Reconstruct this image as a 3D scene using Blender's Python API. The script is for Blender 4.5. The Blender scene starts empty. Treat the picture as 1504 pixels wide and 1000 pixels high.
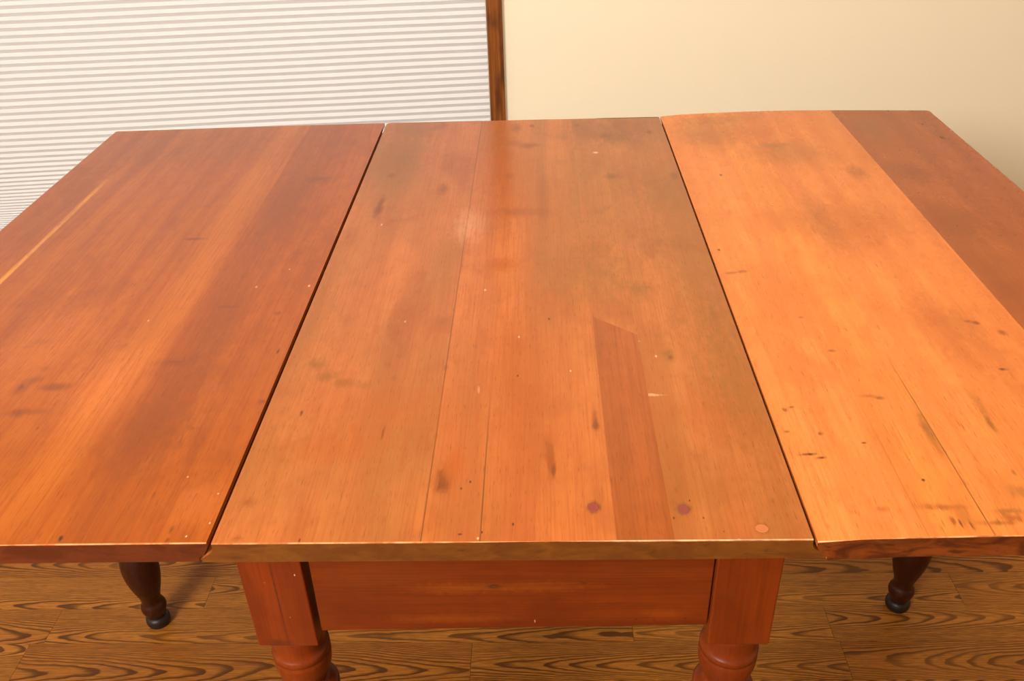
import bpy, bmesh, math, random
from mathutils import Matrix, Vector

sc = bpy.context.scene
COL = sc.collection
rnd = random.Random(7)

# ------------------------------------------------------------------ camera
cd = bpy.data.cameras.new('camera')
cam = bpy.data.objects.new('camera', cd)
COL.objects.link(cam)
cd.sensor_width = 36.0
cd.lens = 1306.03 / 1504 * 36.0
cd.clip_start = 0.02
cd.clip_end = 50
_r = Vector((0.99934772, 0.02015896, -0.02996259))
_u = Vector((0.01443621, 0.53751099, 0.84313317))
_f = Vector((-0.03310191, 0.84301575, -0.53686936))
cam.matrix_world = Matrix(((_r.x, _u.x, -_f.x, 0.030494), (_r.y, _u.y, -_f.y, -0.55277),
                           (_r.z, _u.z, -_f.z, 1.29766), (0, 0, 0, 1)))
sc.camera = cam

# ------------------------------------------------------------------ world, lights, exposure
w = bpy.data.worlds.new('world')
sc.world = w
w.use_nodes = True
w.node_tree.nodes['Background'].inputs[0].default_value = (0.012, 0.016, 0.03, 1)   # evening outside
w.node_tree.nodes['Background'].inputs[1].default_value = 0.3


def area(name, loc, target, size, power, color, spread=180):
    l = bpy.data.lights.new(name, 'AREA')
    l.shape = 'DISK'
    l.size = size
    l.energy = power
    l.color = color
    l.spread = math.radians(spread)
    o = bpy.data.objects.new(name, l)
    COL.objects.link(o)
    o.location = loc
    o.rotation_euler = (Vector(target) - Vector(loc)).to_track_quat('-Z', 'Y').to_euler()
    return o


area('ceiling_light', (0.35, 0.15, 2.42), (0.30, 0.55, 0.7), 0.8, 25, (1.0, 0.90, 0.76))
area('bounced_flash', (-1.5, -2.0, 2.25), (-0.1, 1.5, 0.55), 1.0, 132, (1.0, 0.975, 0.935))
sc.view_settings.view_transform = 'Standard'
sc.view_settings.look = 'None'
sc.view_settings.gamma = 1.0
sc.view_settings.use_curve_mapping = False
sc.view_settings.exposure = 0.22

L = 1.107            # table length
H = 0.74             # table height
TC = Vector((0, L / 2, 0))


# ------------------------------------------------------------------ material helpers
class NB:
    """small node-graph builder"""

    def __init__(s, name):
        s.mat = bpy.data.materials.new(name)
        s.mat.use_nodes = True
        s.t = s.mat.node_tree
        s.b = s.t.nodes['Principled BSDF']

    def put(s, sock, v):
        if hasattr(v, 'is_output'):
            s.t.links.new(v, sock)
        elif isinstance(v, (tuple, list)) and len(v) == 3 and sock.type == 'RGBA':
            sock.default_value = (*v, 1)
        else:
            sock.default_value = v

    def m(s, op, a, b=0.0, c=0.0, clamp=False):
        n = s.t.nodes.new('ShaderNodeMath')
        n.operation = op
        n.use_clamp = clamp
        for i, v in enumerate((a, b, c)):
            s.put(n.inputs[i], v)
        return n.outputs[0]

    def vm(s, op, a, b=(0, 0, 0)):
        n = s.t.nodes.new('ShaderNodeVectorMath')
        n.operation = op
        s.put(n.inputs[0], a)
        s.put(n.inputs[1], b)
        return n.outputs['Value'] if op in ('LENGTH', 'DISTANCE', 'DOT_PRODUCT') else n.outputs[0]

    def mix(s, f, a, b, mode='MIX'):
        n = s.t.nodes.new('ShaderNodeMix')
        n.data_type = 'RGBA'
        n.blend_type = mode
        n.clamp_factor = True
        s.put(n.inputs[0], f)
        s.put(n.inputs[6], a)
        s.put(n.inputs[7], b)
        return n.outputs[2]

    def noise(s, v, scale=1.0, detail=3.0, rough=0.5, dist=0.0):
        n = s.t.nodes.new('ShaderNodeTexNoise')
        s.put(n.inputs['Vector'], v)
        n.inputs['Scale'].default_value = scale
        n.inputs['Detail'].default_value = detail
        n.inputs['Roughness'].default_value = rough
        n.inputs['Distortion'].default_value = dist
        return n.outputs[0]

    def rng(s, v, a, b, c=0.0, d=1.0, kind='SMOOTHSTEP'):
        n = s.t.nodes.new('ShaderNodeMapRange')
        n.interpolation_type = kind
        s.put(n.inputs[0], v)
        for i, x in enumerate((a, b, c, d)):
            s.put(n.inputs[i + 1], x)
        return n.outputs[0]

    def sep(s, v):
        n = s.t.nodes.new('ShaderNodeSeparateXYZ')
        s.put(n.inputs[0], v)
        return n.outputs

    def comb(s, x, y, z):
        n = s.t.nodes.new('ShaderNodeCombineXYZ')
        for i, v in enumerate((x, y, z)):
            s.put(n.inputs[i], v)
        return n.outputs[0]

    def obj(s):
        return s.t.nodes.new('ShaderNodeTexCoord').outputs['Object']

    def rand(s):
        return s.t.nodes.new('ShaderNodeObjectInfo').outputs['Random']

    def bump(s, h, strength, dist):
        n = s.t.nodes.new('ShaderNodeBump')
        n.inputs['Strength'].default_value = strength
        n.inputs['Distance'].default_value = dist
        s.put(n.inputs['Height'], h)
        s.t.links.new(n.outputs[0], s.b.inputs['Normal'])

    def out(s, color, rough=0.5, spec=0.5):
        s.put(s.b.inputs['Base Color'], color)
        s.put(s.b.inputs['Roughness'], rough)
        s.b.inputs['Specular IOR Level'].default_value = spec
        return s.mat


STAIN_COL = {'a': (0.275, 0.058, 0.005), 'l': (0.640, 0.185, 0.036), 'd': (0.160, 0.036, 0.005), 'o': (0.215, 0.076, 0.010), 'r': (0.330, 0.072, 0.008), 'w': (0.800, 0.420, 0.220),
             'b': (0.170, 0.036, 0.004), 'k': (0.040, 0.014, 0.006)}


def table_wood(name, light, dark, haze, seed, stains=(), haze_amt=0.5, streaks=(), rough=0.15, spec=0.38, axis='Y', band_amt=0.6, grain_amt=0.5, spots=(), plane='XY'):
    """old finished cherry or maple; grain along AXIS of the table"""
    g = NB(name)
    P = g.obj()
    o = seed * 3.17
    S = {'Y': ((34, 0.9, 34), (420, 9, 420), (7, 2.2, 7)), 'X': ((0.9, 34, 34), (9, 420, 420), (2.2, 7, 7)),
         'Z': ((34, 34, 1.2), (420, 420, 9), (7, 7, 2.2))}[axis]
    warp = g.vm('MULTIPLY', P, (5.0, 1.6, 5.0))
    wn = g.noise(g.vm('ADD', warp, (o, o, 0)), 1.0, 2)
    band = g.noise(g.vm('ADD', g.vm('MULTIPLY', P, S[0]), g.comb(g.m('MULTIPLY', wn, 1.6), o, o)), 1.0, 3, 0.55)
    fine = g.noise(g.vm('ADD', g.vm('MULTIPLY', P, S[1]), (o, 2 * o, 0)), 1.0, 2, 0.6)
    blot = g.noise(g.vm('ADD', g.vm('MULTIPLY', P, S[2]), (o + 9, o, 4)), 1.0, 5, 0.6)
    mott = g.noise(g.vm('ADD', g.vm('MULTIPLY', P, (46, 30, 46)), (o, o, 1)), 1.0, 3, 0.6)
    c = g.mix(g.m('MULTIPLY', g.rng(band, 0.30, 0.70), band_amt), light, dark)
    c = g.mix(g.m('MULTIPLY', g.rng(blot, 0.40, 0.68), haze_amt), c, haze)
    c = g.mix(g.m('MULTIPLY', g.rng(mott, 0.42, 0.72), 0.28), c, dark)
    cloud = g.noise(g.vm('ADD', g.vm('MULTIPLY', P, {'Y': (13, 6, 13), 'X': (6, 13, 13), 'Z': (13, 13, 6)}[axis]), (o + 3, o, 7)), 1.0, 4, 0.62, 0.5)
    c = g.mix(g.m('MULTIPLY', g.rng(cloud, 0.50, 0.70), 0.45 * haze_amt + 0.12), c, tuple(0.78 * x for x in dark))
    xs = g.sep(P)
    for (x, wd, y0, y1, st, col) in streaks:          # long streaks of the board itself, following its grain
        d = g.m('ABSOLUTE', g.m('SUBTRACT', xs[0], g.m('ADD', x, g.m('MULTIPLY', g.m('SUBTRACT', wn, 0.5), wd * 1.2))))
        f = g.m('MULTIPLY', g.rng(d, wd * 0.25, wd, st, 0.0), g.m('MULTIPLY', g.rng(xs[1], y0 - 0.06, y0 + 0.06), g.rng(xs[1], y1 - 0.06, y1 + 0.06, 1.0, 0.0)))
        c = g.mix(f, c, col)
    if stains:
        wob = g.m('MULTIPLY', g.m('SUBTRACT', g.noise(g.vm('MULTIPLY', P, (160, 60, 160)), 1.0, 3, 0.65), 0.5), 1.7)
        for (x, y, rx, ry, st, col) in stains:
            if plane == 'XY':
                v = g.vm('MULTIPLY', g.vm('SUBTRACT', P, (x, y, 0)), (1 / rx, 1 / ry, 0))
            else:
                v = g.vm('MULTIPLY', g.vm('SUBTRACT', P, (x, 0, y)), (1 / rx, 0, 1 / ry))
            d = g.m('ADD', g.vm('LENGTH', v), wob)
            f = g.rng(d, 0.15, 1.55 if rx > 0.004 or ry > 0.01 else 1.1, st, 0.0)
            c = g.mix(f, c, STAIN_COL[col])
    # fine grain and tiny dark pores
    c = g.mix(g.m('MULTIPLY', g.rng(fine, 0.40, 0.75), grain_amt), c, dark)
    pore = g.noise(g.vm('MULTIPLY', P, {'Y': (900, 60, 900), 'X': (60, 900, 900), 'Z': (900, 900, 60)}[axis]), 1.0, 1)
    c = g.mix(g.m('MULTIPLY', g.rng(pore, 0.60, 0.76), 0.45), c, (0.12, 0.03, 0.006))
    g.bump(g.m('ADD', fine, g.m('MULTIPLY', mott, 0.6)), 0.02, 0.0005)
    rg = g.m('ADD', rough, g.m('MULTIPLY', g.m('SUBTRACT', blot, 0.5), 0.12))
    return g.out(c, g.m('ADD', rg, g.m('MULTIPLY', mott, 0.08)), spec)


def oak_floor(name):
    g = NB(name)
    P = g.obj()
    R = g.rand()
    xs = g.sep(P)
    off = g.m('MULTIPLY', R, 61.0)
    r2 = g.m('FRACT', g.m('MULTIPLY', R, 17.31))
    r3 = g.m('FRACT', g.m('MULTIPLY', R, 43.7))
    r4 = g.m('FRACT', g.m('MULTIPLY', R, 91.3))
    u = xs[0]
    v = g.m('SUBTRACT', xs[1], g.m('MULTIPLY', g.m('SUBTRACT', r2, 0.5), 0.07))
    n1 = g.noise(g.comb(g.m('ADD', g.m('MULTIPLY', u, 3.0), off), g.m('MULTIPLY', xs[1], 16.0), off), 1.0, 1, 0.5)
    n2 = g.noise(g.comb(g.m('ADD', g.m('MULTIPLY', u, 16.0), off), g.m('MULTIPLY', xs[1], 45.0), off), 1.0, 2, 0.5)
    sgn = g.m('SUBTRACT', g.m('MULTIPLY', g.m('GREATER_THAN', r3, 0.5), 2.0), 1.0)
    h = g.m('MULTIPLY', g.m('MULTIPLY', v, v), g.m('ADD', 2400.0, g.m('MULTIPLY', r4, 4800.0)))
    h = g.m('ADD', h, g.m('MULTIPLY', g.m('MULTIPLY', u, sgn), g.m('ADD', 9.0, g.m('MULTIPLY', r2, 18.0))))
    h = g.m('ADD', h, g.m('MULTIPLY', n1, 5.0))
    h = g.m('ADD', h, g.m('MULTIPLY', n2, 0.95))
    h = g.m('ADD', h, off)
    fr = g.m('FRACT', h)
    late = g.m('MULTIPLY', g.rng(fr, 0.44, 0.80), g.rng(fr, 0.92, 1.0, 1.0, 0.0))
    big = g.noise(g.comb(g.m('ADD', g.m('MULTIPLY', u, 3.0), off), g.m('MULTIPLY', xs[1], 12.0), 0.0), 1.0, 2)
    late = g.m('MULTIPLY', late, g.rng(big, 0.25, 0.60, 0.45, 1.0))
    pore = g.noise(g.comb(g.m('ADD', g.m('MULTIPLY', u, 45.0), off), g.m('MULTIPLY', xs[1], 1300.0), off), 1.0, 2, 0.6)
    base = g.mix(r4, (0.310, 0.104, 0.011), (0.420, 0.156, 0.020))
    c = g.mix(g.m('MULTIPLY', late, 0.94), base, (0.055, 0.015, 0.002))
    c = g.mix(g.m('MULTIPLY', g.rng(pore, 0.42, 0.66), 0.58), c, (0.100, 0.032, 0.005))
    line = g.noise(g.comb(g.m('ADD', g.m('MULTIPLY', u, 9.0), off), g.m('MULTIPLY', xs[1], 430.0), off), 1.0, 2, 0.6)
    c = g.mix(g.m('MULTIPLY', g.rng(line, 0.46, 0.66), 0.5), c, (0.115, 0.035, 0.005))
    g.bump(g.m('SUBTRACT', pore, g.m('MULTIPLY', late, 0.5)), 0.12, 0.0008)
    return g.out(c, g.m('ADD', 0.36, g.m('MULTIPLY', pore, 0.12)), 0.2)


def paint(name, col, rough=0.6, bumpy=0.04):
    g = NB(name)
    P = g.obj()
    n = g.noise(P, 3.0, 3)
    f = g.noise(P, 420.0, 2)
    c = g.mix(g.m('MULTIPLY', n, 0.10), col, tuple(x * 0.86 for x in col))
    g.bump(f, bumpy, 0.001)
    return g.out(c, rough, 0.35)


def trim_wood(name):
    g = NB(name)
    P = g.obj()
    b = g.noise(g.vm('MULTIPLY', P, (70, 70, 3.0)), 1.0, 4, 0.6, 0.6)
    f = g.noise(g.vm('MULTIPLY', P, (500, 500, 18)), 1.0, 2)
    k = g.noise(g.vm('MULTIPLY', P, (26, 26, 9)), 1.0, 3)
    c = g.mix(g.rng(b, 0.34, 0.66), (0.270, 0.082, 0.010), (0.120, 0.030, 0.005))
    c = g.mix(g.m('MULTIPLY', g.rng(k, 0.50, 0.70), 0.7), c, (0.055, 0.016, 0.005))
    c = g.mix(g.m('MULTIPLY', g.rng(f, 0.45, 0.7), 0.3), c, (0.06, 0.016, 0.004))
    return g.out(c, 0.38, 0.45)


def shade_cloth(name):
    g = NB(name)
    P = g.obj()
    f = g.noise(g.vm('MULTIPLY', P, (260, 260, 90)), 1.0, 3, 0.65)
    k = g.noise(g.vm('MULTIPLY', P, (14, 14, 9)), 1.0, 3)
    c = g.mix(g.m('MULTIPLY', f, 0.16), (0.665, 0.665, 0.668), (0.57, 0.57, 0.575))
    c = g.mix(g.m('MULTIPLY', g.rng(k, 0.4, 0.7), 0.08), c, (0.70, 0.69, 0.70))
    return g.out(c, 0.9, 0.1)


def plain(name, col, rough=0.5, metal=0.0, spec=0.3):
    g = NB(name)
    n = g.noise(g.obj(), 60.0, 3)
    c = g.mix(g.m('MULTIPLY', n, 0.35), col, tuple(x * 0.6 for x in col))
    g.b.inputs['Metallic'].default_value = metal
    return g.out(c, rough, spec)


def worn_highlight_edge(name):
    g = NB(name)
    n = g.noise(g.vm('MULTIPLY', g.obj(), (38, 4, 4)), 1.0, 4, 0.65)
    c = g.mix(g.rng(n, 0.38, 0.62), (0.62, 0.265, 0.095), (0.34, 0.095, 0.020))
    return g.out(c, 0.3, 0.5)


M_WORN_HIGHLIGHT = worn_highlight_edge('worn_edge_with_highlight')  # rubbed wood, kept pale to paint in the edge highlight


# ------------------------------------------------------------------ mesh helpers
def link(name, bm, mat, parent=None, loc=(0, 0, 0), smooth=False, end=None):
    """one mesh object; bm is in world coordinates when loc is given as its origin"""
    if any(loc):
        bmesh.ops.translate(bm, verts=bm.verts, vec=-Vector(loc))
    bmesh.ops.recalc_face_normals(bm, faces=bm.faces)
    me = bpy.data.meshes.new(name)
    bm.to_mesh(me)
    bm.free()
    if smooth:
        for p in me.polygons:
            p.use_smooth = True
    me.materials.append(mat)
    if end is not None:                 # sawn end grain, which took the finish darker
        me.materials.append(end)
        me.materials.append(M_WORN_HIGHLIGHT)
        for p in me.polygons:
            if p.normal.y > 0.9 or p.normal.y < -0.98:
                p.material_index = 1
            elif p.normal.y < -0.25:    # near arris: rubbed wood, with its highlight line painted in as pale colour
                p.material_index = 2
    o = bpy.data.objects.new(name, me)
    COL.objects.link(o)
    if parent is not None:
        o.parent = parent
    return o


def put(o, parent, loc):
    """origin of a part at LOC in world, under PARENT (unrotated empties only)"""
    o.parent = parent
    o.location = Vector(loc) - parent_world(parent)
    return o


def parent_world(p):
    v = Vector((0, 0, 0))
    while p is not None:
        v += p.location
        p = p.parent
    return v


def bevel(bm, off, seg=1, edges=None, clamp=True):
    bmesh.ops.bevel(bm, geom=list(edges if edges is not None else bm.edges), offset=off, segments=seg, affect='EDGES', profile=0.5, clamp_overlap=clamp)


def box(bm, x0, x1, y0, y1, z0, z1):
    vs = [bm.verts.new((x, y, z)) for z in (z0, z1) for (x, y) in ((x0, y0), (x1, y0), (x1, y1), (x0, y1))]
    for f in ((3, 2, 1, 0), (4, 5, 6, 7), (0, 1, 5, 4), (1, 2, 6, 5), (2, 3, 7, 6), (3, 0, 4, 7)):
        bm.faces.new([vs[i] for i in f])
    return vs


def prism_y(prof, y0, y1, round_end=0.0):
    """polygon prof [(x, z)] swept along y"""
    bm = bmesh.new()
    st = [(y0, 0.0), (y1, 0.0)]
    if round_end:                       # the far joint corner is rounded in plan
        st = [(y0, 0.0)] + [(y1 - round_end * (1 - math.sin(t)), round_end * (1 - math.cos(t))) for t in (0, 0.4, 0.8, 1.2, 1.5)]
    n = len(prof)
    sgn = -1 if sum(x for x, z in prof) > 0 else 1
    rings = [[bm.verts.new((x + (sgn * dx if abs(x) > 0.2 else 0), y, z)) for x, z in prof] for y, dx in st]
    for a, b in zip(rings, rings[1:]):
        for i in range(n):
            bm.faces.new((a[i], a[(i + 1) % n], b[(i + 1) % n], b[i]))
    bm.faces.new(rings[0])
    bm.faces.new(rings[-1])
    return bm


def lathe(bm, prof, cx, cy, n=40):
    rings = []
    for z, r in prof:
        rings.append([bm.verts.new((cx + r * math.cos(2 * math.pi * i / n), cy + r * math.sin(2 * math.pi * i / n), z)) for i in range(n)])
    for a, b in zip(rings, rings[1:]):
        for i in range(n):
            bm.faces.new((a[i], a[(i + 1) % n], b[(i + 1) % n], b[i]))
    bm.faces.new(rings[0])
    bm.faces.new(rings[-1])


def smooth_prof(pts, k=5):
    """Catmull-Rom through [(z, r)]"""
    out = []
    n = len(pts)
    for i in range(n - 1):
        p0, p1, p2, p3 = pts[max(i - 1, 0)], pts[i], pts[i + 1], pts[min(i + 2, n - 1)]
        for j in range(k):
            t = j / k
            r = 0.5 * (2 * p1[1] + (p2[1] - p0[1]) * t + (2 * p0[1] - 5 * p1[1] + 4 * p2[1] - p3[1]) * t * t + (3 * p1[1] - p0[1] - 3 * p2[1] + p3[1]) * t ** 3)
            out.append((p1[0] + (p2[0] - p1[0]) * t, max(r, 0.004)))
    out.append(pts[-1])
    return out


def empty(name, loc, parent=None):
    o = bpy.data.objects.new(name, None)
    COL.objects.link(o)
    o.empty_display_size = 0.1
    if parent is not None:
        o.parent = parent
    o.location = loc
    return o


def tag(o, label=None, cat=None, group=None, kind=None):
    for k, v in (('label', label), ('category', cat), ('group', group), ('kind', kind)):
        if v:
            o[k] = v
    return o


# stains, dents, specks and broad painted-in light effects of the top: x, y from the middle of the table, radii, strength, colour (metres)
STAIN_AND_LIGHT_CENTER = [
    (0.075,-0.512,0.0065,0.0075,0.95,'k'), (0.155,-0.515,0.0063,0.0074,0.95,'k'), (0.219,-0.54,0.0064,0.0062,0.8,'d'), (-0.217,0.146,0.0064,0.0231,0.95,'d'), (-0.216,0.179,0.0043,0.0214,0.8,'d'),
    (-0.215,0.286,0.0069,0.012,0.95,'d'), (-0.208,0.347,0.0084,0.0461,0.56,'o'), (-0.124,0.223,0.0087,0.0254,0.64,'d'), (-0.018,0.275,0.009,0.0148,0.88,'d'), (0.01,0.413,0.0181,0.0138,0.95,'d'),
    (-0.015,0.428,0.0146,0.014,0.8,'d'), (-0.011,0.508,0.009,0.0269,0.8,'d'), (0.019,0.517,0.0051,0.0077,0.95,'d'), (0.102,0.516,0.0051,0.0076,0.95,'d'), (0.171,0.441,0.0267,0.0249,0.88,'o'),
    (0.153,0.457,0.0122,0.0181,0.8,'d'), (0.232,0.47,0.0049,0.0091,0.95,'d'), (0.149,0.263,0.0122,0.0116,0.88,'d'), (0.25,0.26,0.0065,0.0174,0.95,'d'), (0.106,0.006,0.0281,0.03,0.72,'r'),
    (-0.024,-0.04,0.0249,0.02,0.8,'r'), (0.156,-0.116,0.0155,0.0251,0.64,'o'), (0.002,0.131,0.0431,0.0175,0.72,'d'), (0.035,0.183,0.0095,0.0979,0.56,'d'), (0.034,0.127,0.0062,0.02,0.64,'d'),
    (-0.073,0.089,0.0242,0.0535,0.22,'w'), (-0.227,-0.275,0.0109,0.0126,0.72,'o'), (-0.208,-0.3,0.0107,0.0094,0.8,'o'), (-0.187,-0.313,0.0136,0.0091,0.8,'o'), (-0.164,-0.318,0.0105,0.0078,0.64,'o'),  # first entry: hazy reflection painted as a pale smear
    (-0.133,-0.304,0.0045,0.0066,0.8,'o'), (-0.126,-0.37,0.005,0.0071,0.8,'r'), (-0.163,-0.393,0.0042,0.0068,0.72,'r'), (-0.131,-0.401,0.0014,0.0112,0.95,'d'), (-0.065,-0.47,0.009,0.0216,0.95,'b'),
    (-0.057,-0.451,0.0105,0.0246,0.88,'r'), (-0.065,-0.48,0.0058,0.0086,0.95,'d'), (-0.046,-0.485,0.0016,0.0025,0.95,'k'), (-0.038,-0.476,0.0016,0.0025,0.95,'k'), (-0.181,-0.425,0.0475,0.0238,0.56,'r'),
    (-0.139,-0.36,0.0862,0.0563,0.4,'r'), (-0.038,-0.329,0.0022,0.0089,0.5,'w'), (0.038,-0.45,0.0045,0.0224,0.95,'b'), (0.04,-0.46,0.0026,0.0098,0.95,'k'), (0.035,-0.43,0.0053,0.019,0.72,'d'),
    (0.084,-0.392,0.0034,0.0112,0.95,'d'), (0.084,-0.378,0.0028,0.0115,0.64,'d'), (0.174,-0.267,0.0069,0.0112,0.88,'o'), (0.175,-0.27,0.0038,0.0069,0.64,'d'), (0.239,-0.179,0.0049,0.0327,0.4,'d'),
    (0.019,-0.408,0.0408,0.0944,0.48,'r'), (0.003,-0.287,0.0455,0.0868,0.48,'r'), (0.213,-0.379,0.0411,0.0475,0.48,'r'), (-0.029,0.33,0.0463,0.2103,0.72,'r'), (0.018,0.158,0.0625,0.1094,0.48,'r'),  # broad red patches: wood tone with light effects painted in
    (0.168,0.489,0.0991,0.0769,0.48,'d'), (0.169,-0.49,0.0432,0.0282,0.32,'o'), (-0.266,-0.177,0.0508,0.1651,0.48,'o'), (-0.243,-0.456,0.0332,0.075,0.4,'o'), (0.238,0.03,0.0566,0.3458,0.64,'o'),
    (0.245,-0.319,0.036,0.175,0.56,'o'), (0.121,0.153,0.0516,0.266,0.48,'o'), (-0.221,0.373,0.0601,0.1424,0.72,'o'), (-0.201,0.513,0.0517,0.055,0.64,'o'), (0.09,-0.066,0.0625,0.0803,0.48,'o'),
    (0.004,-0.223,0.0016,0.003,0.8,'w'), (-0.041,-0.109,0.0021,0.0036,0.8,'w'), (0.159,-0.268,0.0016,0.0028,0.9,'w'), (0.129,0.372,0.0047,0.0036,0.9,'w'), (-0.204,0.094,0.002,0.0047,0.6,'w'),
    (0.062,-0.295,0.0012,0.0021,0.8,'w'), (0.093,-0.305,0.0012,0.0021,0.7,'w'), (-0.135,-0.184,0.0015,0.0029,0.7,'w'), (0.197,-0.553,0.0018,0.0016,0.9,'w'), (-0.027,-0.549,0.0012,0.0016,0.8,'w'),
    (-0.183,-0.55,0.0012,0.0033,0.95,'k'), (-0.043,-0.544,0.003,0.0017,0.95,'k'), (-0.024,-0.542,0.0012,0.0025,0.95,'k'), (0.003,-0.532,0.0012,0.0026,0.95,'k'), (0.04,-0.183,0.0025,0.0041,0.95,'k'),
    (0.004,-0.303,0.0015,0.0026,0.95,'k'), (0.162,-0.504,0.0009,0.0018,0.95,'k'), (0.171,-0.526,0.0011,0.0018,0.95,'k'), (0.145,-0.526,0.0011,0.0017,0.95,'k'), (0.186,-0.543,0.0009,0.0016,0.95,'k'),
    (-0.077,-0.285,0.0038,0.0081,0.48,'d'), (-0.241,-0.502,0.0076,0.0073,0.48,'d'), (-0.239,-0.547,0.0048,0.0025,0.48,'d'), (-0.222,-0.365,0.0022,0.0071,0.8,'k'), (0.148,-0.342,0.0115,0.0019,0.5,'w'),
    (0.14,-0.34,0.0072,0.0016,0.4,'w'), (0.116,-0.455,0.0142,0.0014,0.35,'w'), (0.137,-0.236,0.0063,0.0021,0.5,'w'),
]
STAIN_AND_LIGHT_LEFT = [
    (-0.55,-0.31,0.0032,0.008,0.95,'k'), (-0.549,-0.312,0.0093,0.0133,0.68,'d'), (-0.509,-0.311,0.0187,0.008,0.81,'d'), (-0.541,-0.296,0.0094,0.0082,0.68,'d'), (-0.539,-0.274,0.0048,0.007,0.54,'d'),
    (-0.53,-0.358,0.012,0.0073,0.74,'d'), (-0.511,-0.356,0.0149,0.0061,0.47,'d'), (-0.474,0.06,0.0163,0.0039,0.94,'d'), (-0.334,0.28,0.0162,0.006,0.81,'d'), (-0.335,0.274,0.0253,0.0149,0.41,'d'),
    (-0.583,-0.226,0.0084,0.0038,0.61,'d'), (-0.572,-0.215,0.0186,0.0078,0.47,'d'), (-0.617,-0.183,0.0139,0.0508,0.27,'d'), (-0.343,-0.09,0.0021,0.0041,0.95,'w'), (-0.273,-0.09,0.0015,0.0029,0.8,'w'),
    (-0.31,-0.042,0.0015,0.0032,0.7,'w'), (-0.457,-0.171,0.0014,0.0027,0.6,'w'), (-0.273,-0.489,0.0012,0.0017,0.9,'w'), (-0.285,-0.544,0.0011,0.0015,0.9,'w'), (-0.269,-0.528,0.0011,0.0016,0.9,'w'),
    (-0.31,-0.465,0.0011,0.0016,0.8,'w'), (-0.464,-0.226,0.0033,0.0061,0.68,'d'), (-0.465,-0.233,0.0083,0.0075,0.34,'d'), (-0.392,-0.265,0.0112,0.0028,0.54,'d'), (-0.392,-0.267,0.0239,0.0085,0.34,'d'),
    (-0.366,-0.141,0.0123,0.0035,0.61,'d'), (-0.299,-0.159,0.0043,0.005,0.74,'d'), (-0.276,-0.247,0.002,0.0074,0.81,'k'), (-0.269,-0.345,0.0044,0.0037,0.68,'d'), (-0.495,-0.385,0.0018,0.0047,0.81,'d'),
    (-0.329,-0.389,0.0022,0.0034,0.68,'d'), (-0.397,-0.545,0.0024,0.0042,0.95,'k'), (-0.301,-0.536,0.0031,0.0077,0.94,'d'), (-0.3,-0.548,0.0031,0.0041,0.94,'d'), (-0.38,-0.401,0.0495,0.0587,0.34,'d'),
    (-0.365,-0.356,0.0295,0.1062,0.41,'d'), (-0.367,0.176,0.0326,0.1755,0.47,'d'), (-0.36,-0.174,0.0257,0.1063,0.41,'d'), (-0.46,-0.303,0.0389,0.0858,0.25,'l'), (-0.572,-0.215,0.0506,0.1002,0.2,'l'),  # broad lighter orange patches: light effects painted into the leaf colour
    (-0.288,-0.503,0.0255,0.028,0.2,'l'), (-0.256,0.097,0.0021,0.0144,0.81,'k'), (-0.576,0.428,0.2018,0.1121,0.27,'d'), (-0.72,0.141,0.0546,0.1387,0.27,'d'),
]
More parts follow.
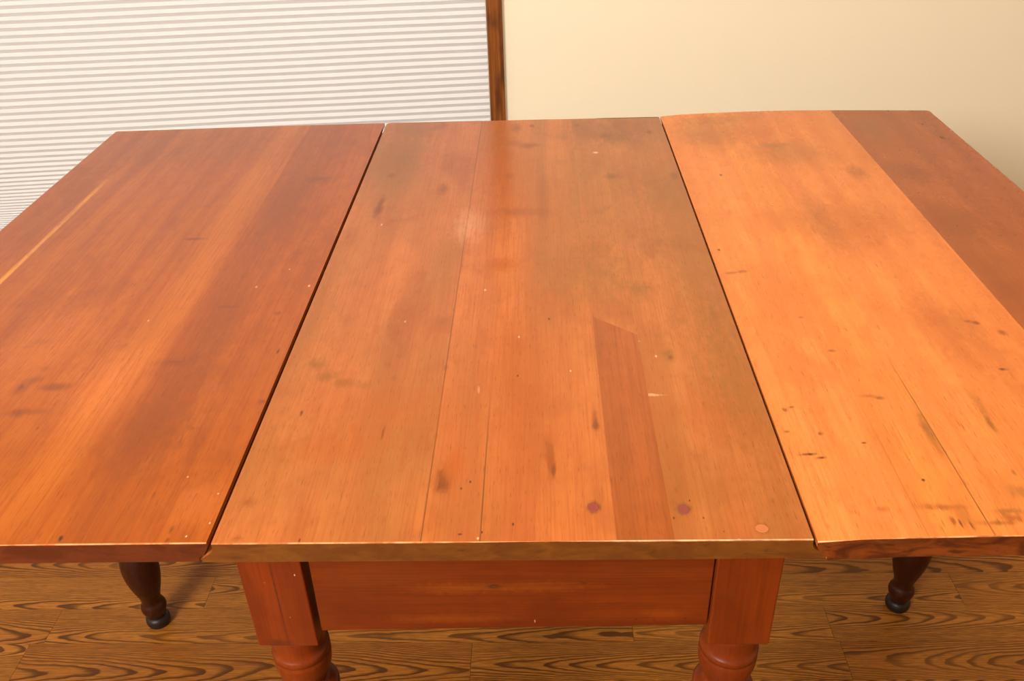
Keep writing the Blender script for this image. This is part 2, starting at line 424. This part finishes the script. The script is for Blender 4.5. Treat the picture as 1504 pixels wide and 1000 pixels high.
STAIN_AND_LIGHT_RIGHT = [
    (0.387,-0.541,0.0017,0.0082,0.95,'k'), (0.395,-0.543,0.0017,0.0082,0.95,'k'), (0.382,-0.538,0.0029,0.0066,0.74,'b'), (0.394,-0.532,0.0081,0.0152,0.47,'o'), (0.406,-0.423,0.0045,0.0277,0.81,'o'),
    (0.406,-0.399,0.0039,0.0222,0.54,'o'), (0.47,-0.403,0.0033,0.0152,0.88,'o'), (0.472,-0.372,0.0054,0.0256,0.54,'o'), (0.46,-0.476,0.0025,0.0075,0.81,'o'), (0.433,-0.527,0.0127,0.0043,0.81,'o'),
    (0.419,-0.541,0.0148,0.0033,0.81,'o'), (0.433,-0.535,0.0114,0.005,0.61,'b'), (0.455,-0.503,0.0083,0.0089,0.54,'o'), (0.376,-0.485,0.0021,0.0023,0.95,'k'), (0.385,-0.521,0.0176,0.0034,0.47,'d'),
    (0.37,-0.519,0.0153,0.0043,0.41,'d'), (0.284,-0.443,0.0084,0.002,0.95,'k'), (0.294,-0.449,0.0045,0.002,0.94,'k'), (0.278,-0.372,0.0034,0.0047,0.74,'k'), (0.286,-0.368,0.0034,0.0029,0.74,'k'),
    (0.272,-0.407,0.0033,0.0033,0.68,'k'), (0.303,-0.413,0.0039,0.0032,0.68,'k'), (0.339,-0.43,0.0032,0.002,0.81,'k'), (0.338,-0.195,0.004,0.0031,0.81,'d'), (0.354,-0.269,0.0053,0.0028,0.68,'d'),
    (0.377,-0.359,0.0055,0.0036,0.68,'k'), (0.368,-0.355,0.0096,0.0035,0.47,'d'), (0.293,-0.075,0.007,0.0037,0.68,'d'), (0.28,-0.076,0.0088,0.0037,0.54,'d'), (0.328,-0.521,0.0053,0.0043,0.47,'d'),
    (0.534,-0.216,0.0054,0.0037,0.81,'d'), (0.526,-0.212,0.0046,0.003,0.68,'d'), (0.555,-0.237,0.0052,0.0058,0.68,'d'), (0.523,-0.311,0.0049,0.0026,0.81,'k'), (0.323,0.251,0.0033,0.0057,0.95,'k'),
    (0.275,-0.009,0.0027,0.0041,0.94,'k'), (0.54,0.56,0.0037,0.0079,0.95,'k'), (0.735,0.405,0.0045,0.0068,0.95,'k'), (0.726,0.477,0.0024,0.0054,0.95,'k'), (0.664,0.015,0.0036,0.0042,0.94,'k'),
    (0.684,0.018,0.0018,0.0042,0.81,'k'), (0.433,0.371,0.0298,0.0131,0.61,'o'), (0.538,0.245,0.0169,0.0286,0.47,'d'), (0.513,0.063,0.0377,0.0703,0.47,'r'), (0.39,0.068,0.0478,0.0467,0.41,'r'),
    (0.459,0.043,0.0374,0.083,0.54,'r'), (0.432,0.066,0.021,0.0959,0.34,'o'), (0.453,0.334,0.0671,0.0579,0.47,'o'), (0.334,0.442,0.0598,0.0729,0.54,'o'), (0.371,0.513,0.0742,0.0307,0.47,'o'),
    (0.406,0.437,0.0475,0.0501,0.41,'r'), (0.498,-0.244,0.0376,0.092,0.27,'d'), (0.627,0.249,0.0316,0.0403,0.54,'d'), (0.617,0.058,0.0373,0.06,0.54,'d'), (0.629,0.458,0.0236,0.0662,0.54,'o'),
    (0.33,-0.146,0.0331,0.0894,0.34,'r'), (0.443,-0.494,0.018,0.0277,0.27,'o'),
]


# ------------------------------------------------------------------ the setting
M_OAK = oak_floor('oak_strip_floor')
M_WALL = paint('cream_wall_paint', (0.83, 0.735, 0.555), 0.6)
M_CEIL = paint('white_ceiling_paint', (0.82, 0.80, 0.75), 0.8)
M_TRIM = trim_wood('dark_stained_trim')
M_SHADE = shade_cloth('white_pleated_cloth')
M_RAIL = plain('white_rail', (0.78, 0.77, 0.74), 0.45)
M_DARK = plain('dark_subfloor', (0.03, 0.014, 0.006), 0.8)

X0, X1, YF = -2.7, 2.9, -3.0
WY, WYAW = 1.8895, 0.0847
cw, sw = math.cos(WYAW), math.sin(WYAW)


def wallpt(s, d, z):
    """s along the back wall, d in front of it (towards the room)"""
    return Vector((s * cw + d * sw, WY + s * sw - d * cw, z))


WALLM = Matrix(((cw, -sw, 0, 0), (sw, cw, 0, WY), (0, 0, 1, 0), (0, 0, 0, 1)))   # local x along wall, local -y into the room

# floor: a subfloor and strips laid one by one where the photo shows them
bm = bmesh.new()
box(bm, X0 - 0.1, X1 + 0.1, YF - 0.1, 2.6, -0.06, -0.012)
floor = link('floor', bm, M_DARK)
tag(floor, kind='structure')
PITCH = 0.0788
Y_S = 0.4890 - 5 * PITCH          # a strip joint runs at y = 0.489
ends = {5: [-1.75, -0.8755, 0.186, 0.5377 + 0.0, 1.35, 2.05], 6: [-1.9, -1.25, -0.6085, 0.42, 0.7925, 1.62, 2.3], 7: [-2.1, -1.42, -0.79, 0.31, 1.12, 1.9],
        8: [-1.7, -0.8824, 0.06, 0.95, 1.7, 2.4], 4: [-1.6, -0.90, -0.1, 0.545, 1.2, 2.1]}


def strip(bm, x0, x1, y0, y1):
    g = 0.0003
    t = bmesh.new()
    box(t, x0 + g, x1 - g, y0 + g, y1 - g, -0.012, 0.0)
    me = bpy.data.meshes.new('t')
    t.to_mesh(me)
    t.free()
    bm.from_mesh(me)
    bpy.data.meshes.remove(me)


row = -2
while True:
    y0 = Y_S + row * PITCH
    if y0 > 2.14:
        break
    y1 = y0 + PITCH
    if row in ends:
        cuts = [X0] + ends[row] + [X1]
    else:
        cuts = [X0]
        x = X0 + rnd.uniform(0.25, 0.9)
        while x < X1 - 0.25:
            cuts.append(x)
            x += rnd.uniform(0.5, 1.25)
        cuts.append(X1)
    for a, b in zip(cuts, cuts[1:]):
        if (a + b) / 2 < 0 and y0 > WY + b * sw or y0 > WY + max(a, b) * sw + 0.05:
            continue                     # wholly behind the back wall
        bm = bmesh.new()
        strip(bm, a, b, y0, y1)
        c = Vector(((a + b) / 2, (y0 + y1) / 2, 0))
        o = link('floor_board', bm, M_OAK, None, c)
        o.parent = floor
        o.location = c
    row += 1
bm = bmesh.new()                         # the rest of the floor, behind the camera
y = Y_S - 3 * PITCH
while y > YF - PITCH:
    x = X0
    while x < X1:
        x2 = min(x + rnd.uniform(0.5, 1.3), X1)
        strip(bm, x, x2, y, y + PITCH)
        x = x2
    y -= PITCH
o = link('floor_boards_behind', bm, M_OAK, floor)
o.name = 'floor_strips'
tag(o, kind='stuff')

# back wall with the window opening
WS0, WS1, WZ0, WZ1 = -2.05, -0.1035, 0.205, 2.06      # opening
bm = bmesh.new()
for (a, b, z0, z1) in ((-3.0, WS0, 0, 2.5), (WS1, 3.2, 0, 2.5), (WS0, WS1, 0, WZ0), (WS0, WS1, WZ1, 2.5)):
    box(bm, a, b, 0, 0.14, z0, z1)
wall = link('wall_back', bm, M_WALL)
wall.matrix_world = WALLM
tag(wall, kind='structure')
for nm, (a, b, c, d) in {'wall_left': (X0 - 0.1, X0, YF, 2.0), 'wall_right': (X1, X1 + 0.1, YF, 2.3), 'wall_front': (X0, X1, YF - 0.1, YF)}.items():
    bm = bmesh.new()
    box(bm, a, b, c, d, 0, 2.5)
    tag(link(nm, bm, M_WALL), kind='structure')
bm = bmesh.new()
box(bm, X0 - 0.1, X1 + 0.1, YF - 0.1, 2.6, 2.5, 2.6)
tag(link('ceiling', bm, M_CEIL), kind='structure')
bm = bmesh.new()
box(bm, WS1 + 0.045, 2.75, -0.014, 0, 0, 0.10)
bevel(bm, 0.004, 2)
bb = link('baseboard_back', bm, M_TRIM)
bb.matrix_world = WALLM
tag(bb, kind='structure')

# window: frame, pane, sill and dark stained casings
win = empty('window_1', (0, 0, 0))
win.matrix_world = WALLM
tag(win, kind='structure')
bm = bmesh.new()
for (a, b, z0, z1) in ((WS0, WS0 + 0.05, WZ0, WZ1), (WS1 - 0.05, WS1, WZ0, WZ1), (WS0 + 0.05, WS1 - 0.05, WZ0, WZ0 + 0.05), (WS0 + 0.05, WS1 - 0.05, WZ1 - 0.05, WZ1),
                       ((WS0 + WS1) / 2 - 0.03, (WS0 + WS1) / 2 + 0.03, WZ0 + 0.05, WZ1 - 0.05)):
    box(bm, a, b, 0.08, 0.125, z0, z1)
link('window_frame', bm, M_TRIM, win)
g = NB('window_glass')
g.b.inputs['Transmission Weight'].default_value = 1.0
M_GLASS = g.out((0.9, 0.95, 0.95), 0.02)
for a, b in ((WS0 + 0.05, (WS0 + WS1) / 2 - 0.03), ((WS0 + WS1) / 2 + 0.03, WS1 - 0.05)):
    bm = bmesh.new()
    box(bm, a, b, 0.098, 0.104, WZ0 + 0.05, WZ1 - 0.05)
    link('pane', bm, M_GLASS, win)
n = 0
for nm, (a, b, z0, z1) in {'side_casing': (WS1 + 0.0005, WS1 + 0.0425, WZ0 - 0.07, WZ1 + 0.07), 'side_casing_b': (WS0 - 0.041, WS0 - 0.001, WZ0 - 0.07, WZ1 + 0.07),
                           'head_casing': (WS0, WS1, WZ1, WZ1 + 0.07), 'apron_casing': (WS0, WS1, WZ0 - 0.07, WZ0 - 0.022)}.items():
    n += 1
    bm = bmesh.new()
    box(bm, a, b, -0.017, 0.0, z0, z1)
    bevel(bm, 0.004, 2)
    o = link('trim_%d' % n, bm, M_TRIM)
    o.matrix_world = WALLM
    tag(o, kind='structure')
bm = bmesh.new()
box(bm, WS0, WS1, -0.03, 0.08, WZ0 - 0.022, WZ0)
bevel(bm, 0.003, 2)
link('window_sill', bm, M_TRIM, win)

# pleated shade filling the opening
shade = empty('pleated_shade', wallpt(-1.0, 0, WZ0))
shade.rotation_euler = (0, 0, WYAW)
tag(shade, 'white pleated window shade beside the dark casing behind the table', 'window shade')
SX0, SX1 = WS0 + 0.004 + 1.0, WS1 - 0.0005 + 1.0
bm = bmesh.new()
zs = []
z = WZ1 - 0.045
while z > WZ0 + 0.022:
    zs.append(z)
    t = min(max((z - 0.26) / (0.50 - 0.26), 0), 1)
    z -= 0.0063 + (0.0182 - 0.0063) * t
prof = []
for i, z in enumerate(zs[:-1]):
    p = z - zs[i + 1]
    dep = 0.0042 * min(1.0, 0.35 + p / 0.024)
    yb, yf = 0.0065, 0.0065 - dep          # crease (back) and nose (front)
    prof += [(yb, z), (yf + 0.0005, z - 0.44 * p), (yf, z - 0.48 * p), (yf + 0.0005, z - 0.52 * p)]
prof.append((0.0065, zs[-1]))
NX = 14
prev = None
for y, z in prof:
    rowv = []
    for i in range(NX + 1):
        s = SX0 + (SX1 - SX0) * i / NX
        rowv.append(bm.verts.new((s, y + 0.0006 * math.sin(i * 1.7 + z * 9), z - WZ0 + 0.0006 * math.sin(i * 0.9 + z * 23))))
    if prev:
        for i in range(NX):
            bm.faces.new((prev[i], prev[i + 1], rowv[i + 1], rowv[i]))
    prev = rowv
link('pleated_fabric', bm, M_SHADE, shade)
bm = bmesh.new()
box(bm, SX0, SX1, -0.012, 0.03, WZ1 - WZ0 - 0.044, WZ1 - WZ0 - 0.001)
bevel(bm, 0.003, 2)
link('head_rail', bm, M_RAIL, shade)
bm = bmesh.new()
box(bm, SX0, SX1, -0.004, 0.018, 0.001, zs[-1] - WZ0)
bevel(bm, 0.003, 2)
link('bottom_rail', bm, M_RAIL, shade)

# ------------------------------------------------------------------ the table
TABLE = empty('drop_leaf_table', TC)
tag(TABLE, 'orange-brown wooden drop-leaf table with both leaves raised on turned swing legs', 'table')
TH = 0.0225


def sub(stains, x0, x1):
    return [s for s in stains if s[0] + s[2] * 1.8 > x0 and s[0] - s[2] * 1.8 < x1]


def crown(x):
    """the slight warp of the two leaves"""
    if x > 0.262:
        t = (x - 0.262) / 0.505
        return 0.0062 * math.sin(math.pi * min(t, 1.0) ** 0.75)
    if x < -0.265:
        return -0.0045 * ((-0.265 - x) / 0.525) ** 1.5
    return 0.0


def board(parent, prof, y0, y1, mat, label=None, corner=None, round_end=0.0):
    """one board of the top: profile (x, z from top) swept along its length, arrises eased; corner = x of the outer end whose plan corners are rounded"""
    pr = [(x, H + z + crown(x)) for x, z in prof]
    bm = prism_y(pr, y0, y1, round_end)
    if corner is not None:
        ed = [e for e in bm.edges if abs(e.verts[0].co.x - corner[0]) < 1e-5 and abs(e.verts[1].co.x - corner[0]) < 1e-5 and abs(e.verts[0].co.y - e.verts[1].co.y) < 1e-5]
        if ed:
            bevel(bm, corner[1], 4, ed)
    top = [e for e in bm.edges if all(v.co.z > H + crown(v.co.x) - 0.0005 for v in e.verts) and
           (abs(e.verts[0].co.y - e.verts[1].co.y) < 0.03 or len(prof) > 4 or corner is not None or True)]
    ends_e = [e for e in top if abs(e.verts[0].co.y - e.verts[1].co.y) < 1e-4 or corner is not None and min(v.co.x for v in e.verts) > 99]
    bevel(bm, 0.0010, 2, ends_e, False)
    side = [e for e in bm.edges if min(abs(e.verts[0].co.x - q) for q in OUTER_X) < 1e-4 and abs(e.verts[0].co.x - e.verts[1].co.x) < 1e-5 and abs(e.verts[0].co.y - e.verts[1].co.y) > 0.05 and all(v.co.z > H + crown(v.co.x) - 0.0005 for v in e.verts)]
    if side:
        bevel(bm, 0.0006, 2, side)
    o = link('board', bm, mat, None, TC, end=M_END[parent.name])
    o.parent = parent
    if label:
        o['label'] = label
    return o


# colours of the boards (the wood itself)
CEN_L, CEN_D, CEN_H = (0.428, 0.125, 0.0271), (0.279, 0.063, 0.0108), (0.253, 0.091, 0.0173)
LEF_L, LEF_D, LEF_H = (0.356, 0.082, 0.0047), (0.231, 0.040, 0.0022), (0.281, 0.069, 0.0047)
RIG_L, RIG_D, RIG_H = (0.603, 0.185, 0.0383), (0.444, 0.103, 0.0161), (0.461, 0.143, 0.0281)

# centre top ---------------------------------------------------------
OUTER_X = (-0.790, 0.7665)


def end_grain(name, light, dark, blot):
    g = NB(name)
    P = g.obj()
    n = g.noise(g.vm('MULTIPLY', P, (26, 26, 60)), 1.0, 4, 0.65, 0.8)
    k = g.noise(g.vm('MULTIPLY', P, (60, 60, 160)), 1.0, 3, 0.6)
    c = g.mix(g.rng(n, 0.35, 0.65), light, dark)
    c = g.mix(g.m('MULTIPLY', g.rng(k, 0.56, 0.72), blot), c, (0.035, 0.010, 0.003))
    g.bump(k, 0.2, 0.001)
    return g.out(c, 0.42, 0.4)


M_END = {'center_top': end_grain('center_end_grain', (0.165, 0.052, 0.006), (0.115, 0.032, 0.004), 0.35),
         'drop_leaf': end_grain('left_end_grain', (0.115, 0.020, 0.003), (0.075, 0.012, 0.002), 0.3),
         'drop_leaf.001': end_grain('right_end_grain', (0.190, 0.040, 0.005), (0.065, 0.012, 0.002), 0.8)}
center = empty('center_top', (0, 0, 0), TABLE)
JR = [(0.2600, 0), (0.2600, -0.0065), (0.2612, -0.0095), (0.2640, -0.0125), (0.2680, -0.0150), (0.2715, -0.0180), (0.2730, -TH)]      # rule joint, thumbnail edge


def cb(x0, x1):
    p = [(x0, -TH), (x0, 0), (x1, 0), (x1, -TH)]
    return p


E2 = 0.0
lj = [(-x, z) for x, z in JR]
board(center, lj[::-1] + [(-0.0775 - E2, 0), (-0.0775 - E2, -TH)], 0, L, table_wood('center_wood_one', CEN_L, CEN_D, CEN_H, 1, sub(STAIN_AND_LIGHT_CENTER, -0.27, -0.077), 0.75), round_end=0.009)
board(center, [(-0.0775 + E2, -TH), (-0.0775 + E2, 0), (0.0415, 0), (0.0925 - E2, 0), (0.0925 - E2, -TH)], 0, L,
      table_wood('center_wood_two', (0.446, 0.122, 0.0244), CEN_D, CEN_H, 2, sub(STAIN_AND_LIGHT_CENTER, -0.078, 0.093), 0.55,
                 streaks=((-0.0769, 0.0011, -0.7, 0.7, 0.75, (0.11, 0.032, 0.006)), (-0.0252, 0.0010, -0.62, -0.37, 0.8, (0.09, 0.03, 0.008)), (0.033, 0.016, -0.1, 0.6, 0.45, (0.238, 0.075, 0.0134)))))
M_C3 = table_wood('center_wood_three', CEN_L, CEN_D, CEN_H, 3, sub(STAIN_AND_LIGHT_CENTER, 0.092, 0.143), 0.8)
M_PATCH = table_wood('patch_wood', (0.316, 0.074, 0.0136), (0.202, 0.046, 0.0059), (0.253, 0.063, 0.0117), 4, sub(STAIN_AND_LIGHT_CENTER, 0.092, 0.143)[:8], 0.5)


def plan_board(parent, pts, mat, label=None):
    """board given by its plan outline"""
    bm = bmesh.new()
    a = [bm.verts.new((x, y, H - TH)) for x, y in pts]
    b = [bm.verts.new((x, y, H)) for x, y in pts]
    n = len(pts)
    for i in range(n):
        bm.faces.new((a[i], a[(i + 1) % n], b[(i + 1) % n], b[i]))
    bm.faces.new(a)
    bm.faces.new(b)
    ends_e = [e for e in bm.edges if all(v.co.z > H - 1e-4 for v in e.verts) and (all(v.co.y < 0.01 for v in e.verts) or all(v.co.y > L - 0.01 for v in e.verts))]
    bevel(bm, 0.0010, 2, ends_e, False)
    o = link('board', bm, mat, None, TC, end=M_END[parent.name])
    o.parent = parent
    if label:
        o['label'] = label
    return o


x0, x1 = 0.0925 + E2, 0.1425 - E2
x0b = 0.077 + 0.0155
plan_board(center, [(x0, 0.3745 + E2), (x1, 0.332 + E2), (x1, L), (x0, L)], M_C3)
plan_board(center, [(x0, 0), (x1, 0), (x1, 0.332 - E2), (x0, 0.3745 - E2)], M_PATCH, 'darker reddish brown patch board let into the top')
board(center, [(0.1425 + E2, -TH), (0.1425 + E2, 0)] + JR, 0, L, table_wood('center_wood_four', (0.418, 0.129, 0.0298), CEN_D, CEN_H, 5, sub(STAIN_AND_LIGHT_CENTER, 0.142, 0.27), 0.85), round_end=0.004)
M_PEG = plain('red_peg_wood', (0.214, 0.038, 0.0216), 0.6)
M_PEG2 = plain('pale_peg_wood', (0.420, 0.125, 0.032), 0.5)
for (px, py, rx, ry, mt, lb) in ((0.0746, 0.0419, 0.0050, 0.0060, M_PEG, 'reddish dark peg head'), (0.1551, 0.0383, 0.0050, 0.0060, M_PEG, 'reddish dark peg head'), (0.2191, 0.0139, 0.0056, 0.0050, M_PEG2, 'pale orange peg head')):
    bm = bmesh.new()
    n = 20
    rings = []
    for z, k in ((H - 0.004, 1.0), (H + 0.0001, 1.0), (H + 0.0003, 0.9), (H + 0.0002, 0.4)):
        rings.append([bm.verts.new((px + rx * k * math.cos(i * 2 * math.pi / n) * (1 + 0.08 * math.sin(3 * i)), py + ry * k * math.sin(i * 2 * math.pi / n), z)) for i in range(n)])
    for a, b in zip(rings, rings[1:]):
        for i in range(n):
            bm.faces.new((a[i], a[(i + 1) % n], b[(i + 1) % n], b[i]))
    bm.faces.new(rings[-1])
    bm.faces.new(rings[0])
    o = link('peg', bm, mt, None, TC)
    o.parent = center
    o['label'] = lb

# left leaf ----------------------------------------------------------
G = 0.0046
LJ = [(-(0.2600 + G), 0), (-(0.2600 + G), -0.0055), (-(0.2625 + G), -0.0105), (-(0.2668 + G), -0.0150), (-(0.2702 + G), -0.0190), (-(0.2706 + G), -TH)]
left = empty('drop_leaf', (0, 0, 0), TABLE)
left['label'] = 'darker red-orange left leaf'
board(left, [(-0.790, -TH), (-0.790, 0), (-0.700 - E2, 0), (-0.700 - E2, -TH)], 0.001, L, corner=(-0.790, 0.006),
      mat=table_wood('left_wood_outer', LEF_L, LEF_D, LEF_H, 11, sub(STAIN_AND_LIGHT_LEFT, -0.80, -0.70), 0.4, streaks=((-0.703, 0.007, -0.15, 0.28, 0.75, (0.679, 0.261, 0.0259)),)))
board(left, [(-0.700 + E2, -TH), (-0.700 + E2, 0), (-0.55, 0), (-0.4065 - E2, 0), (-0.4065 - E2, -TH)], 0.001, L,
      table_wood('left_wood_middle', (0.388, 0.092, 0.0056), LEF_D, LEF_H, 12, sub(STAIN_AND_LIGHT_LEFT, -0.70, -0.406), 0.35, streaks=((-0.44, 0.03, -0.5, 0.6, 0.35, (0.523, 0.150, 0.0123)),)))
board(left, [(-0.4065 + E2, -TH), (-0.4065 + E2, 0)] + LJ, 0.001, L,
      table_wood('left_wood_inner', (0.342, 0.074, 0.0042), (0.215, 0.037, 0.0022), LEF_H, 13, sub(STAIN_AND_LIGHT_LEFT, -0.407, -0.26), 0.4,
                 streaks=((-0.382, 0.026, -0.7, 0.7, 0.55, (0.257, 0.054, 0.0043)),)))

# right leaf ---------------------------------------------------------
RJ = [(-x - 0.0018, z) for x, z in LJ][::-1]
right = empty('drop_leaf', (0, 0, 0), TABLE)
right['label'] = 'bright golden orange right leaf'
board(right, RJ + [(0.300, 0), (0.352 - E2, 0), (0.352 - E2, -TH)], -0.003, L + 0.002, table_wood('right_wood_inner', RIG_L, RIG_D, RIG_H, 21, sub(STAIN_AND_LIGHT_RIGHT, 0.26, 0.352), 0.4, rough=0.24))
board(right, [(0.352 + E2, -TH), (0.352 + E2, 0), (0.4105 - E2, 0), (0.4105 - E2, -TH)], -0.003, L + 0.002, table_wood('right_wood_second', (0.627, 0.198, 0.0332), RIG_D, RIG_H, 22, sub(STAIN_AND_LIGHT_RIGHT, 0.352, 0.41), 0.4, rough=0.24, streaks=((0.4098, 0.0011, -0.7, -0.30, 0.8, (0.16, 0.05, 0.008)), (0.355, 0.0012, -0.6, -0.36, 0.55, (0.3, 0.09, 0.012)))))
board(right, [(0.4105 + E2, -TH), (0.4105 + E2, 0), (0.50, 0), (0.5815 - E2, 0), (0.5815 - E2, -TH)], -0.003, L + 0.002, table_wood('right_wood_third', (0.599, 0.183, 0.0366), RIG_D, RIG_H, 23, sub(STAIN_AND_LIGHT_RIGHT, 0.41, 0.582), 0.4, rough=0.24))
board(right, [(0.5815 + E2, -TH), (0.5815 + E2, 0), (0.68, 0), (0.7665, 0), (0.7665, -TH)], -0.003, L + 0.002, corner=(0.7665, 0.008),
      mat=table_wood('right_wood_outer', (0.320, 0.071, 0.0112), (0.212, 0.039, 0.0055), (0.241, 0.065, 0.0112), 24, sub(STAIN_AND_LIGHT_RIGHT, 0.582, 0.78), 0.5, rough=0.24), label='darker brown outer board of the right leaf')

# legs ---------------------------------------------------------------
STAIN_LEG = [(0.001, 0.625, 0.0009, 0.075, 0.75, 'k'), (0.0225, 0.664, 0.0007, 0.0016, 0.9, 'w'), (-0.008, 0.654, 0.0010, 0.0006, 0.5, 'w'), (0.0085, 0.605, 0.0007, 0.0008, 0.6, 'w'),
             (-0.008, 0.5665, 0.012, 0.006, 0.6, 'k')]
STAIN_APRON = [(-0.055, 0.638, 0.045, 0.007, 0.55, 'a'), (0.03, 0.640, 0.05, 0.007, 0.45, 'a'), (0.0678, 0.6446, 0.0035, 0.0015, 0.8, 'k'),
               (0.137, 0.592, 0.0025, 0.002, 0.6, 'k'), (0.168, 0.594, 0.003, 0.002, 0.7, 'k'), (0.12, 0.593, 0.003, 0.0015, 0.6, 'k'), (0.02, 0.5905, 0.0006, 0.003, 0.9, 'w'), (0.145, 0.6, 0.018, 0.008, 0.4, 'a'), (-0.13, 0.655, 0.05, 0.02, 0.35, 'd'), (0.12, 0.66, 0.06, 0.012, 0.35, 'd'), (-0.06, 0.595, 0.06, 0.006, 0.35, 'a'),
               (-0.0186, 0.6405, 0.024, 0.0035, 0.7, 'd'), (-0.0186, 0.6405, 0.0065, 0.0030, 0.9, 'k'), (-0.0186, 0.6403, 0.003, 0.0012, 0.8, 'd')]
M_LEG = table_wood('leg_wood', (0.200, 0.030, 0.003), (0.105, 0.014, 0.002), (0.145, 0.022, 0.002), 31, haze_amt=0.5, axis='Z', rough=0.30, spec=0.25, spots=())
M_POST = table_wood('cracked_post_wood', (0.200, 0.030, 0.003), (0.105, 0.014, 0.002), (0.145, 0.022, 0.002), 35, haze_amt=0.5, axis='Z', rough=0.30, spec=0.25, plane='XZ', stains=STAIN_LEG)
M_APRON = table_wood('apron_wood', (0.205, 0.033, 0.003), (0.095, 0.013, 0.002), (0.130, 0.021, 0.002), 32, axis='X', rough=0.32, spec=0.25, band_amt=0.75, plane='XZ', stains=STAIN_APRON)
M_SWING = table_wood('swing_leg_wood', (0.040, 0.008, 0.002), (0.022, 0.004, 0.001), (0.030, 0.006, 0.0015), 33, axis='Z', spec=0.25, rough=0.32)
M_FOOT = plain('blackened_foot', (0.016, 0.009, 0.006), 0.45)
TURN = [(0.022, 0.0155), (0.032, 0.0190), (0.044, 0.0222), (0.053, 0.0205), (0.060, 0.0172), (0.072, 0.0178), (0.095, 0.0240), (0.122, 0.0295), (0.145, 0.0312), (0.165, 0.0298), (0.180, 0.0255), (0.190, 0.0210)]
TURN2 = [(0.196, 0.0275), (0.202, 0.0280), (0.208, 0.0230), (0.216, 0.0180), (0.24, 0.0185), (0.33, 0.0245), (0.395, 0.0275), (0.43, 0.0240), (0.449, 0.0185)]


def turned(cx, cy):
    bm = bmesh.new()
    pr = smooth_prof(TURN) + [(0.192, 0.0200), (0.194, 0.0240)] + smooth_prof(TURN2, 4)
    pr += [(0.452, 0.0225), (0.4545, 0.0300), (0.459, 0.0325), (0.4635, 0.0325), (0.468, 0.0300), (0.4705, 0.0240), (0.474, 0.0205)]
    pr += smooth_prof([(0.478, 0.0200), (0.485, 0.0225), (0.497, 0.0278), (0.509, 0.0300), (0.519, 0.0303)], 4)
    pr += [(0.5210, 0.0285), (0.5222, 0.0285), (0.5235, 0.0303), (0.5290, 0.0303), (0.5310, 0.0290), (0.5330, 0.0272), (0.540, 0.0266), (0.552, 0.0268), (0.5625, 0.0275)]
    lathe(bm, pr, cx, cy)
    return bm


def make_leg(cx, cy, mat, zb=0.562, hw=0.0305, ztop=None, rail=None):
    leg = empty('leg', Vector((cx, cy, 0)) - TC, TABLE)
    org = Vector((cx, cy, 0))
    o = link('turned_shaft', turned(cx, cy), mat, None, org, smooth=True)
    o.parent = leg
    bm = bmesh.new()
    box(bm, cx - hw, cx + hw, cy - hw, cy + hw, zb, ztop if ztop else H - TH)
    bevel(bm, 0.0015, 2)
    o = link('square_block', bm, mat, None, org)
    o.parent = leg
    bm = bmesh.new()
    lathe(bm, [(0.0, 0.0175), (0.003, 0.0195), (0.010, 0.0212), (0.017, 0.0205), (0.0225, 0.0160)], cx, cy, 32)
    o = link('foot', bm, M_FOOT, None, org, smooth=True)
    o.parent = leg
    return leg


HW = 0.0308
yn, yf = 0.0335 + HW, L - 0.0335 - HW
for (cx, cy) in ((-0.2290, yn), (0.2212, yn), (-0.2290, yf), (0.2212, yf)):
    make_leg(cx, cy, M_POST if cx < 0 and cy < 0.3 else M_LEG)
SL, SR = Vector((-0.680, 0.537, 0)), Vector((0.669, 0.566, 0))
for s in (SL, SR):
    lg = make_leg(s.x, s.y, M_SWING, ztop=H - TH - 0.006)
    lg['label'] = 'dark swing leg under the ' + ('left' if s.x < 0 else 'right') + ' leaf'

# aprons -------------------------------------------------------------
bm = bmesh.new()
pts = [(-0.1945, 0.5775), (0.1895, 0.5845), (0.1895, H - TH), (-0.1925, H - TH)]
a = [bm.verts.new((x, 0.040, z)) for x, z in pts]
b = [bm.verts.new((x, 0.060, z)) for x, z in pts]
for i in range(4):
    bm.faces.new((a[i], a[(i + 1) % 4], b[(i + 1) % 4], b[i]))
bm.faces.new(a)
bm.faces.new(b)
bevel(bm, 0.001, 2)
o = link('apron', bm, M_APRON, None, TC)
o.parent = TABLE
for (x0, x1, y0, y1) in ((-0.198, 0.190, L - 0.062, L - 0.040), (-0.256, -0.234, yn + HW, yf - HW), (0.226, 0.248, yn + HW, yf - HW)):
    bm = bmesh.new()
    box(bm, x0, x1, y0, y1, 0.580, H - TH)
    bevel(bm, 0.001, 1)
    o = link('apron', bm, M_APRON, None, TC)
    o.parent = TABLE
# gate rails that carry the swing legs
for s, sx in ((SL, -0.256), (SR, 0.248)):
    bm = bmesh.new()
    xa, xb = (s.x + HW, sx) if s.x < 0 else (sx, s.x - HW)
    box(bm, xa, xb, s.y - 0.011, s.y + 0.011, 0.600, H - TH - 0.008)
    bevel(bm, 0.0015, 1)
    o = link('gate_rail', bm, M_SWING, None, TC)
    o.parent = TABLE
